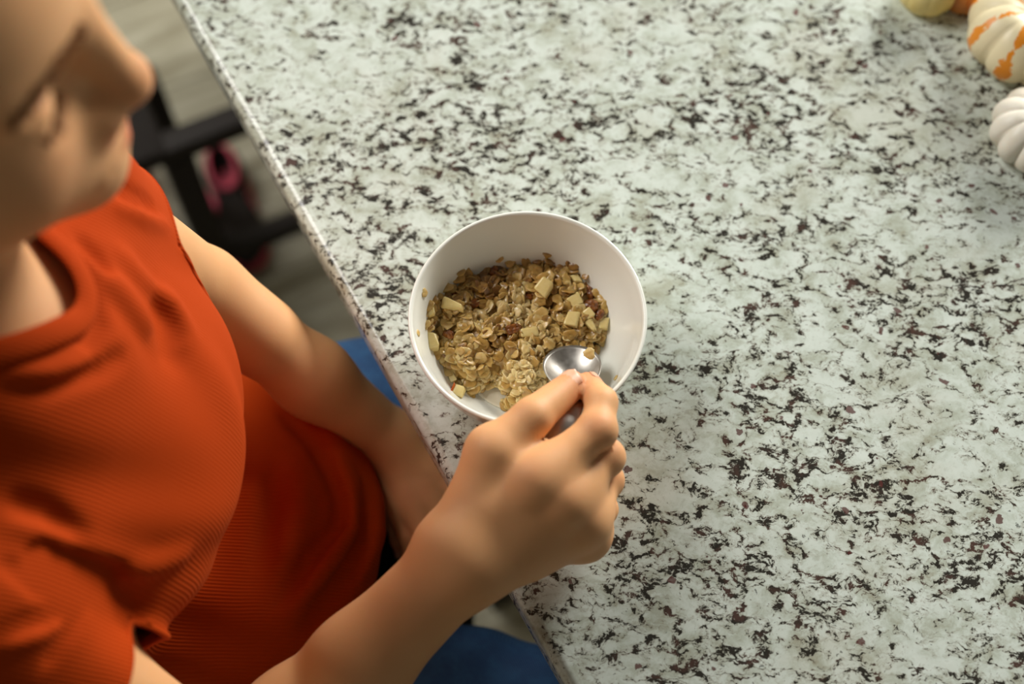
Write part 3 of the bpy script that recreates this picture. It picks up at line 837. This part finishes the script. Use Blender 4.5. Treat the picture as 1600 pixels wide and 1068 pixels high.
idx, V_, F_ = {}, [], []
for j in range(G_ + 1):
    for i in range(G_ + 1):
        x = BC[0] + (i / G_ - .5) * HS_; y = BC[1] + (j / G_ - .5) * HS_
        if math.hypot(x - BC[0], y - BC[1]) > .066: continue
        z, b, s = oat_z(x, y)
        if s < .0012: continue
        idx[i, j] = len(V_); V_.append((x, y, z - .0012 if z - b > .003 else b - .0004))
for (i, j), a in idx.items():
    q = [idx.get(t) for t in ((i, j), (i + 1, j), (i + 1, j + 1), (i, j + 1))]
    if None not in q: F_.append(tuple(q))
nbase = len(V_); tn = [.36] * nbase
rnd = random.Random(11)
def flake(c, nrm, size, spin, seed, tone):
    r2 = random.Random(seed); n = Vector(nrm).normalized(); t = n.orthogonal().normalized(); t.rotate(Matrix.Rotation(spin, 3, n)); b = n.cross(t)
    k0 = len(V_); m = 11; asp = r2.uniform(.68, .92); cup = r2.uniform(-.35, .45); tw = r2.uniform(-.3, .3); ph = r2.uniform(0, 6)
    th = .00055; rows = []
    for side in (1, -1):
        for rr in (.45, .82):
            for i in range(m):
                a = 2 * PI * i / m; q = rr * (1 + .09 * math.sin(3 * a + ph) + .06 * math.sin(5 * a + ph * 2))
                u, v = q * math.cos(a), q * math.sin(a) * asp
                h = cup * (u * u) * .5 + tw * u * v + side * (th / size) * (1.0 if rr < .6 else .7) - (.10 * math.exp(-(v / .12) ** 2) * side if rr < .9 else 0) + .05 * math.sin(4 * a + ph) * rr
                V_.append(tuple(Vector(c) + (t * u + b * v + n * h) * size)); tn.append(tone + .06 * side)
    for i in range(m):
        a = 2 * PI * i / m; q = 1.0 * (1 + .11 * math.sin(3 * a + ph) + .08 * math.sin(5 * a + ph * 2)); u, v = q * math.cos(a), q * math.sin(a) * asp
        V_.append(tuple(Vector(c) + (t * u + b * v + n * (cup * u * u * .5 + tw * u * v + .06 * math.sin(4 * a + ph))) * size)); tn.append(tone + .1)
    V_.append(tuple(Vector(c) + n * (th))); tn.append(tone - .12); V_.append(tuple(Vector(c) - n * th)); tn.append(tone)
    R0, R1, R2_, R3, R4 = (k0, k0 + m, k0 + 2 * m, k0 + 3 * m, k0 + 4 * m); ct, cb = k0 + 5 * m, k0 + 5 * m + 1
    for i in range(m):
        k = (i + 1) % m
        F_.append((R0 + i, R1 + i, R1 + k, R0 + k)); F_.append((R1 + i, R4 + i, R4 + k, R1 + k)); F_.append((R4 + i, R3 + i, R3 + k, R4 + k)); F_.append((R3 + i, R2_ + i, R2_ + k, R3 + k))
        F_.append((ct, R0 + i, R0 + k)); F_.append((cb, R2_ + k, R2_ + i))
cnt = 0; tries = 0
while cnt < 1000 and tries < 9000:
    tries += 1
    x = BC[0] + rnd.uniform(-.066, .066); y = BC[1] + rnd.uniform(-.066, .066)
    if math.hypot(x - BC[0], y - BC[1]) > .0645: continue
    z, b, s = oat_z(x, y)
    if s < -.001: continue
    if math.hypot(x - SPX[0], y - SPX[1]) < .024: z = min(z, ZT + .0235)
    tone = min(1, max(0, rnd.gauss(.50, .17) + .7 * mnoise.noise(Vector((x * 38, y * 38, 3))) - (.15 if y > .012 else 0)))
    tilt = .45 if s > .006 else .22
    lift = rnd.uniform(-.0012, .0016) if s > .004 else 0
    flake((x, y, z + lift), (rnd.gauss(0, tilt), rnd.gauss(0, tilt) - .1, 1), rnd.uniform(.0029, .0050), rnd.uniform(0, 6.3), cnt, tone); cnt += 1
def oat_mat():
    m = NT('oat', Roughness=.30, Subsurface_Weight=.25, Subsurface_Radius=(1, .6, .25), Subsurface_Scale=.003)
    t = m.n('Attribute', attribute_name='tone').outputs['Fac']; co = m.obj(); n = m.noise(co, 420, 3, .6)
    v = m.math('MULTIPLY_ADD', m.math('SUBTRACT', n, .5), .5, t)
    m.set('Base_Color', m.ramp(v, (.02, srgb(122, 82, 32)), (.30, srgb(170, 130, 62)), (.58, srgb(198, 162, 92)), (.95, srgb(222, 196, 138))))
    m.set('Coat_Weight', .2); m.set('Coat_Roughness', .12); m.bump(n, .4, .0006); return m.m
OAT = oat_mat()
def finish_oat(name, V_, F_, tn):
    me = mesh(name, V_, F_); a = me.attributes.new('tone', 'FLOAT', 'POINT'); a.data.foreach_set('value', np.array(tn, np.float32))
    return link(name, me, OAT)
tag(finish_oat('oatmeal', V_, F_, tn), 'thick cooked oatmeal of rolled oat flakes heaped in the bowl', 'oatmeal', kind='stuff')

# loose flakes stuck to the bowl or lying on the spoon
for lab, u, v, z, size, nrm in (
    ('small tan oat flake stuck high on the left inside wall of the bowl', 663, 457, None, .0034, (1, .1, .5)),
    ('oat flake stuck on the left wall of the bowl below the highest one', 653, 520, None, .0026, (1, .1, .5)),
    ('pale oat flake lying on the bowl of the spoon', 921, 552, .9672, .0038, (0, -.2, 1)),
    ('lone oat flake beside the spoon on the milky bottom right', 962, 590, None, .0022, (-.5, .5, .8)),
    ):
    V_, F_, tn = [], [], []
    if z is None:
        z = .95
        for _ in range(30):
            q = P(u, v, z); zz = bowl_in(min(.0675, math.hypot(q[0] - BC[0], q[1] - BC[1]))); z += (zz - z) * .4
        z += .0006
        q = P(u, v, z); d_ = q - BC; nrm = (-d_[0] / .06, -d_[1] / .06, .5)
    q = P(u, v, z)
    flake((0, 0, 0), nrm, size, 1.0, u, .72)
    o = finish_oat('oat_flake', V_, F_, tn); o.location = q; tag(o, lab, 'oat flake', 'loose oat flakes')

def chunk_mesh(name, seed, dims, sides, mat, rough=.17):
    "a knife-cut piece: a bevelled irregular block with softened faces"
    r2 = random.Random(seed); bm = bmesh.new(); bmesh.ops.create_cube(bm, size=1)
    for v in bm.verts: v.co += Vector([r2.uniform(-rough, rough) for _ in range(3)])
    if sides: 
        for v in bm.verts:
            if v.co.x > 0: v.co.y *= sides
    bmesh.ops.scale(bm, vec=dims, verts=bm.verts)
    bmesh.ops.bevel(bm, geom=list(bm.edges), offset=min(dims) * .24, segments=4, affect='EDGES', profile=.6)
    for v in bm.verts: v.co *= 1 + .04 * mnoise.noise(v.co * 400 + Vector((seed, 0, 0)))
    return bm_mesh(name, bm)
def apple_mat():
    m = NT('apple_flesh', Roughness=.25, Subsurface_Weight=.35, Subsurface_Radius=(1, .8, .4), Subsurface_Scale=.004)
    n = m.noise(m.obj(), 260, 3, .6); m.set('Base_Color', m.mix(n, srgb(216, 190, 116), srgb(236, 218, 160))); m.bump(n, .2, .0005); return m.m
APPLE = apple_mat()
PEEL = simple('apple_peel', srgb(188, 70, 30), .3, 200, srgb(214, 120, 50)).m
def nut_mat():
    m = NT('glossy_nut', Roughness=.22); n = m.noise(m.obj(), 240, 4, .65)
    m.set('Base_Color', m.ramp(n, (.3, srgb(66, 32, 10)), (.5, srgb(126, 72, 28)), (.72, srgb(178, 116, 54)))); m.bump(n, .6, .0012); return m.m
NUT = nut_mat()
def settle(u, v, h):
    z = ZT + .028
    for _ in range(12):
        q = P(u, v, z); z = oat_z(q[0], q[1])[0] + h
    return P(u, v, z)
apples = [
    ('pale apple wedge at the left of the oatmeal, tucked under a nut piece', 709, 478, (.0125, .0058, .0055), .5, R(-15)),
    ('rounded apple cube in the upper middle of the oatmeal', 850, 449, (.0088, .0085, .0075), 0, R(50)),
    ('small apple cube above the rounded one near the top right of the oatmeal', 900, 437, (.0058, .0056, .005), 0, R(20)),
    ('square apple cube left of the paired ones at the right side of the oatmeal', 894, 499, (.0075, .0088, .006), 0, R(-15)),
    ('three-cornered apple piece at the right edge of the oatmeal', 925, 510, (.0085, .0065, .006), .4, R(-60)),
    ('blunt apple cube just above the three-cornered piece', 920, 490, (.0068, .006, .0055), 0, R(35)),
    ('rightmost apple cube, against the bare white wall of the bowl', 942, 505, (.0065, .0075, .005), 0, R(-5)),
    ('oblong apple cube in the centre of the oatmeal beside a nut piece', 828, 520, (.0098, .0068, .006), 0, R(8)),
    ('long pale apple sliver at the upper left edge of the oatmeal', 674, 484, (.0048, .0100, .004), 0, R(12)),
    ('pale apple sliver at the lower left bare patch of the bowl', 704, 585, (.0035, .0090, .003), 0, R(25)),
    ('pale apple cube at the right of the oatmeal above the square one', 898, 470, (.0075, .0068, .005), 0, R(30)),
]
for i, (lab, u, v, dm, sd, rz) in enumerate(apples):
    o = link('apple_piece', chunk_mesh('apple_piece', i + 3, dm, sd, APPLE), APPLE)
    o.location = settle(u, v, .0010 + dm[2] * .15); o.rotation_euler = (R(8) * math.sin(i * 2), R(9) * math.cos(i * 3), rz); tag(o, lab, 'apple piece', 'diced apple in the oatmeal')
for i, (lab, u, v, dm, rz) in enumerate((('apple wedge with red peel at the left edge of the oatmeal', 676, 533, (.0065, .0100, .006), R(10)), ('small apple wedge with orange peel at the lower left of the bowl', 716, 610, (.0068, .0060, .005), R(-20)))):
    t = empty('apple_wedge', settle(u, v, .0020), rz); tag(t, lab, 'apple piece', 'diced apple in the oatmeal')
    link('flesh', chunk_mesh('flesh', i + 30, dm, 0, APPLE), APPLE, t)
    pe = link('peel', chunk_mesh('peel', i + 40, (.0011, dm[1] * 1.02, dm[2] * .98), 0, PEEL), PEEL, t); pe.location = (-dm[0] * .5, 0, 0)
def nut_mesh(seed, dm):
    r2 = random.Random(seed); bm = bmesh.new(); bmesh.ops.create_icosphere(bm, subdivisions=4, radius=1)
    for v in bm.verts:
        c = v.co.copy(); k = 1 + .22 * mnoise.noise(c * 1.6 + Vector((seed * 3.1, 0, 0))) + .09 * mnoise.noise(c * 5 + Vector((seed, 2, 0)))
        k -= .22 * math.exp(-(c.y / .18) ** 2) * max(0, c.z)
        v.co = Vector((c.x * dm[0], c.y * dm[1], c.z * dm[2])) * k / 2
    return bm_mesh('nut_piece', bm)
nuts = [
    ('dark brown pecan piece at the left of the oatmeal above the apple wedge', 707, 464, (.0110, .0080, .007), R(-40)),
    ('brown pecan sliver just right of the left apple wedge', 741, 474, (.0105, .0060, .006), R(15)),
    ('reddish brown pecan piece in the centre of the oatmeal', 801, 514, (.0110, .0070, .006), R(12)),
    ('dark pecan sliver standing at the top right edge of the oatmeal', 921, 457, (.0052, .0110, .007), R(12)),
    ('crinkled amber pecan piece at the right of the oatmeal', 923, 478, (.0100, .0088, .007), R(-35)),
    ('small dark pecan piece in the lower left of the oatmeal', 702, 522, (.0085, .0055, .005), R(-30)),
    ('thin brown pecan piece near the upper middle of the oatmeal', 826, 463, (.0075, .0040, .004), R(-10)),
    ('small brown pecan crumb beside the top right apple cube', 772, 424, (.0050, .0080, .005), R(-20)),
    ('tiny pecan sliver under the right-hand apple cubes', 936, 492, (.0048, .0080, .005), R(-40)),
]
for i, (lab, u, v, dm, rz) in enumerate(nuts):
    o = link('pecan_piece', nut_mesh(i + 1, dm), NUT); o.location = settle(u, v, .0022); o.rotation_euler = (R(12) * math.sin(i), R(10) * math.cos(i), rz); tag(o, lab, 'nut', 'pecan pieces in the oatmeal')

# ------------------------------------------------------------------ spoon
sp = empty('spoon', P(895, 574, .958)); tag(sp, 'small polished steel spoon pinched between thumb and forefinger, tip in the oatmeal', 'spoon')
SO = P(895, 574, .958)
neck = P(905, 612, .972)
ax = neck - SO; ax[2] = .010; ax /= np.linalg.norm(ax); sd_ = np.cross(ax, (0, 0, 1)); sd_ /= np.linalg.norm(sd_); nn = np.cross(sd_, ax)
def spoon_bowl():
    V_, F_ = [], []; nr, na = 12, 56; L_, W_, D_ = .0205, .0172, .0075
    for side in (0, 1):
        for j in range(nr + 1):
            r = j / nr
            for i in range(na):
                a = 2 * PI * i / na; c_, s_ = math.cos(a), math.sin(a)
                wd = W_ * (1 - .16 * c_)                  # egg shape, narrower to the neck
                dp = -D_ * (1 - r ** 2.2) - side * .0009
                V_.append(SO + ax * (c_ * r * L_) + sd_ * (s_ * r * wd) + nn * dp)
    def id_(s, j, i): return (s * (nr + 1) + j) * na + i % na
    for s in (0, 1):
        for j in range(nr):
            for i in range(na):
                q = (id_(s, j, i), id_(s, j + 1, i), id_(s, j + 1, i + 1), id_(s, j, i + 1)); F_.append(q if s == 0 else q[::-1])
    for i in range(na): F_.append((id_(0, nr, i), id_(1, nr, i), id_(1, nr, i + 1), id_(0, nr, i + 1)))
    me = mesh('spoon_bowl', [v - SO for v in V_], F_)
    bm = bmesh.new(); bm.from_mesh(me); bmesh.ops.remove_doubles(bm, verts=bm.verts, dist=1e-6); bmesh.ops.recalc_face_normals(bm, faces=bm.faces); bm.to_mesh(me); bm.free()
    return me
link('spoon_bowl', spoon_bowl(), STEEL, sp)
hp = [SO + ax * .0190 + nn * (-.0006), SO + ax * .026 + (0, 0, .004), P(905, 628, .9880), P(894, 646, .9915), P(880, 664, .9930), P(866, 684, .9900), P(852, 704, .985)]
hw = [.0045, .0026, .0030, .0052, .0068, .0060, .0030]; ht = [.0006, .0013, .0011, .0009, .0009, .0009, .0006]
def handle():
    pts, W2, T2 = [], [], []
    for i in range(len(hp) - 1):
        p0, p1, p2, p3 = hp[max(0, i - 1)], hp[i], hp[i + 1], hp[min(len(hp) - 1, i + 2)]
        for j in range(8):
            t = j / 8; pts.append(.5 * (2 * p1 + (p2 - p0) * t + (2 * p0 - 5 * p1 + 4 * p2 - p3) * t * t + (3 * p1 - p0 - 3 * p2 + p3) * t ** 3))
            W2.append(hw[i] * (1 - t) + hw[i + 1] * t); T2.append(ht[i] * (1 - t) + ht[i + 1] * t)
    pts.append(hp[-1]); W2.append(hw[-1]); T2.append(ht[-1]); V_, F_ = [], []; m = 20
    for i, q in enumerate(pts):
        d = pts[min(i + 1, len(pts) - 1)] - pts[max(i - 1, 0)]; d /= np.linalg.norm(d); s_ = np.cross(d, (0, 0, 1)); s_ /= np.linalg.norm(s_); u_ = np.cross(s_, d)
        for j in range(m):
            a = 2 * PI * j / m; c_ = math.cos(a); ed = .0006 * math.exp(-((abs(c_) - .85) / .12) ** 2)
            V_.append(q + s_ * c_ * W2[i] + u_ * (math.sin(a) * (T2[i] + ed)) - SO)
    for i in range(len(pts) - 1):
        for j in range(m): F_.append((i * m + j, i * m + (j + 1) % m, (i + 1) * m + (j + 1) % m, (i + 1) * m + j))
    F_.append(tuple(range(m))); F_.append(tuple(reversed(range((len(pts) - 1) * m, len(pts) * m))))
    return mesh('handle', V_, F_)
link('handle', handle(), STEEL, sp)

# ------------------------------------------------------------------ small pumpkins and squash
def pumpkin(name, c, rad, h, ribs, mat, label, cat, rz=0, tilt=(0, 0), depth=.16, stem=True):
    t = empty(name, c, rz); tag(t, label, cat, 'small pumpkins and squash on the worktop'); t.rotation_euler = (tilt[0], tilt[1], rz)
    V_, F_ = [], []; nu, nv_ = ribs * 12, 36
    for j in range(nv_ + 1):
        ph = PI * j / nv_ - PI / 2
        for i in range(nu):
            a = 2 * PI * i / nu; g = abs(math.cos(a * ribs / 2)) ; rib = 1 - depth * (1 - g ** .55)
            cz = math.sin(ph); cr = math.cos(ph) ** .75
            dim = .30 * math.exp(-(cr / .32) ** 2)
            V_.append((rad * cr * (rib if cr > .15 else 1 - (1 - rib) * cr / .15) * math.cos(a), rad * cr * rib * math.sin(a), h * .5 * (cz * (1 - dim)) + h * .5 * (1 - .30)))
    for j in range(nv_):
        for i in range(nu): k = (i + 1) % nu; F_.append((j * nu + i, j * nu + k, (j + 1) * nu + k, (j + 1) * nu + i))
    link('flesh', mesh('flesh', V_, F_), mat, t)
    if stem:
        V_, F_ = [], []; m = 30
        for j in range(10):
            s = j / 9; zz = h * .55 + s * h * .40; rr = rad * (.20 * (1 - s) ** 2 + .085 + .03 * s ** 4)
            for i in range(m):
                a = 2 * PI * i / m; q = rr * (1 + .16 * math.cos(5 * a)); V_.append((q * math.cos(a + s) + rad * .18 * s * s, q * math.sin(a + s), zz))
        for j in range(9):
            for i in range(m): k = (i + 1) % m; F_.append((j * m + i, j * m + k, (j + 1) * m + k, (j + 1) * m + i))
        F_.append(tuple(range(9 * m, 10 * m)))
        link('stem', mesh('stem', V_, F_), STEMM, t)
    return t
STEMM = simple('dry_stem', srgb(150, 122, 74), .8, 120, srgb(112, 88, 48)).m
WHITEP = simple('white_pumpkin_skin', srgb(236, 232, 220), .42, 30, srgb(228, 222, 205), Subsurface_Weight=.1, Subsurface_Scale=.004).m
YELP = simple('pale_yellow_skin', srgb(240, 226, 158), .42, 25, srgb(232, 210, 130)).m
def striped():
    m = NT('striped_pumpkin_skin', Roughness=.4); co = m.obj(); s = m.n('SeparateXYZ', {0: co}).outputs
    a = m.math('ARCTAN2', s[1], s[0]); n = m.noise(co, 130, 4, .7, .4); n2 = m.noise(co, 45, 3, .6)
    c = m.math('ABSOLUTE', m.math('SINE', m.math('MULTIPLY', a, 4.0)))
    v = m.math('ADD', m.math('MULTIPLY_ADD', n, 1.5, -.75), m.math('ADD', m.math('MULTIPLY_ADD', n2, 1.9, -.95), m.math('SUBTRACT', .26, c)))
    m.set('Base_Color', m.mix(m.step(v, -.01, .05), srgb(238, 226, 188), m.mix(n, srgb(238, 160, 44), srgb(232, 132, 20)))); return m.m
STRIPE = striped()
q = P(1628, 195, ZT + .02); pumpkin('mini_pumpkin', (q[0], q[1], ZT), .0325, .040, 11, WHITEP, 'small white ribbed pumpkin at the right edge of the worktop', 'pumpkin', .3)
q = P(1612, 38, ZT + .025); pumpkin('mini_pumpkin', (q[0], q[1], ZT), .0420, .052, 8, STRIPE, 'small cream pumpkin striped and speckled with orange', 'pumpkin', .2, depth=.10)
q = P(1456, -32, ZT + .02); pumpkin('squash', (q[0], q[1], ZT), .0215, .036, 9, YELP, 'small smooth pale yellow squash at the far edge of the picture', 'squash', 0, depth=.04)
q = P(1522, -14, ZT + .02); pumpkin('squash', (q[0], q[1] + .012, ZT), .022, .030, 9, simple('amber_skin', srgb(196, 130, 60), .45, 60, srgb(168, 100, 42)).m, 'small amber squash half hidden between the yellow and striped ones', 'squash', 0, depth=.06)

# ------------------------------------------------------------------ shoe on the floor behind the stool
BLK = simple('black_suede', srgb(34, 26, 24), .85, 80, srgb(44, 34, 30)).m
PINK = simple('pink_lining', srgb(214, 84, 104), .7, 60, srgb(196, 66, 92)).m
def shoe(c, rz, label):
    t = empty('shoe', c, rz); tag(t, label, 'shoe', 'pair of black and pink shoes on the floor')
    def up_(p):
        d = smin(ell(p, (.045, 0, .028), (.055, .031, .026)), ell(p, (-.045, 0, .038), (.040, .028, .040)), .03)
        d = smax(d, -(p[:, 2] - .010), .004)
        return smax(d, -ell(p, (-.040, 0, .075), (.036, .019, .055)), .004)
    V, Q = net(up_, (-.10, -.05, 0), (.12, .05, .09), .004); link('upper', np_mesh('upper', V, Q), BLK, t)
    so_ = lambda p: np.maximum(seg(p * (1, 1, .0) , (-.055, 0, 0), (.068, 0, 0), .028, .030), np.abs(p[:, 2] - .008) - .008)
    V, Q = net(so_, (-.11, -.05, -.01), (.12, .05, .03), .004); link('sole', np_mesh('sole', V, Q), PINK, t)
    bm = bmesh.new(); bmesh.ops.create_uvsphere(bm, u_segments=24, v_segments=12, radius=1); bmesh.ops.scale(bm, vec=(.033, .0165, .004), verts=bm.verts); bmesh.ops.translate(bm, vec=(-.04, 0, .024), verts=bm.verts)
    link('insole', bm_mesh('insole', bm), PINK, t)
    V_, F_ = [], []; n, m = 48, 10
    for i in range(n):
        a = 2 * PI * i / n; q = np.array([-.040 + .0325 * math.cos(a), .0185 * math.sin(a), .064 + .007 * -math.cos(a)])
        for j in range(m):
            b = 2 * PI * j / m; V_.append(q + (.0030 * math.cos(b) * math.cos(a), .0030 * math.cos(b) * math.sin(a), .0035 * math.sin(b)))
    for i in range(n):
        for j in range(m): k = (i + 1) % n; l = (j + 1) % m; F_.append((i * m + j, k * m + j, k * m + l, i * m + l))
    link('trim', mesh('trim', V_, F_), PINK, t)
q = P(322, 285, .05); shoe((q[0] + .035, q[1] - .02, 0), R(-72), 'black child shoe with pink lining on the floor right of the stool leg')
q = P(262, 290, .05); shoe((q[0] - .045, q[1] - .01, 0), R(-66), 'black child shoe with pink lining, mostly hidden left of the stool leg')
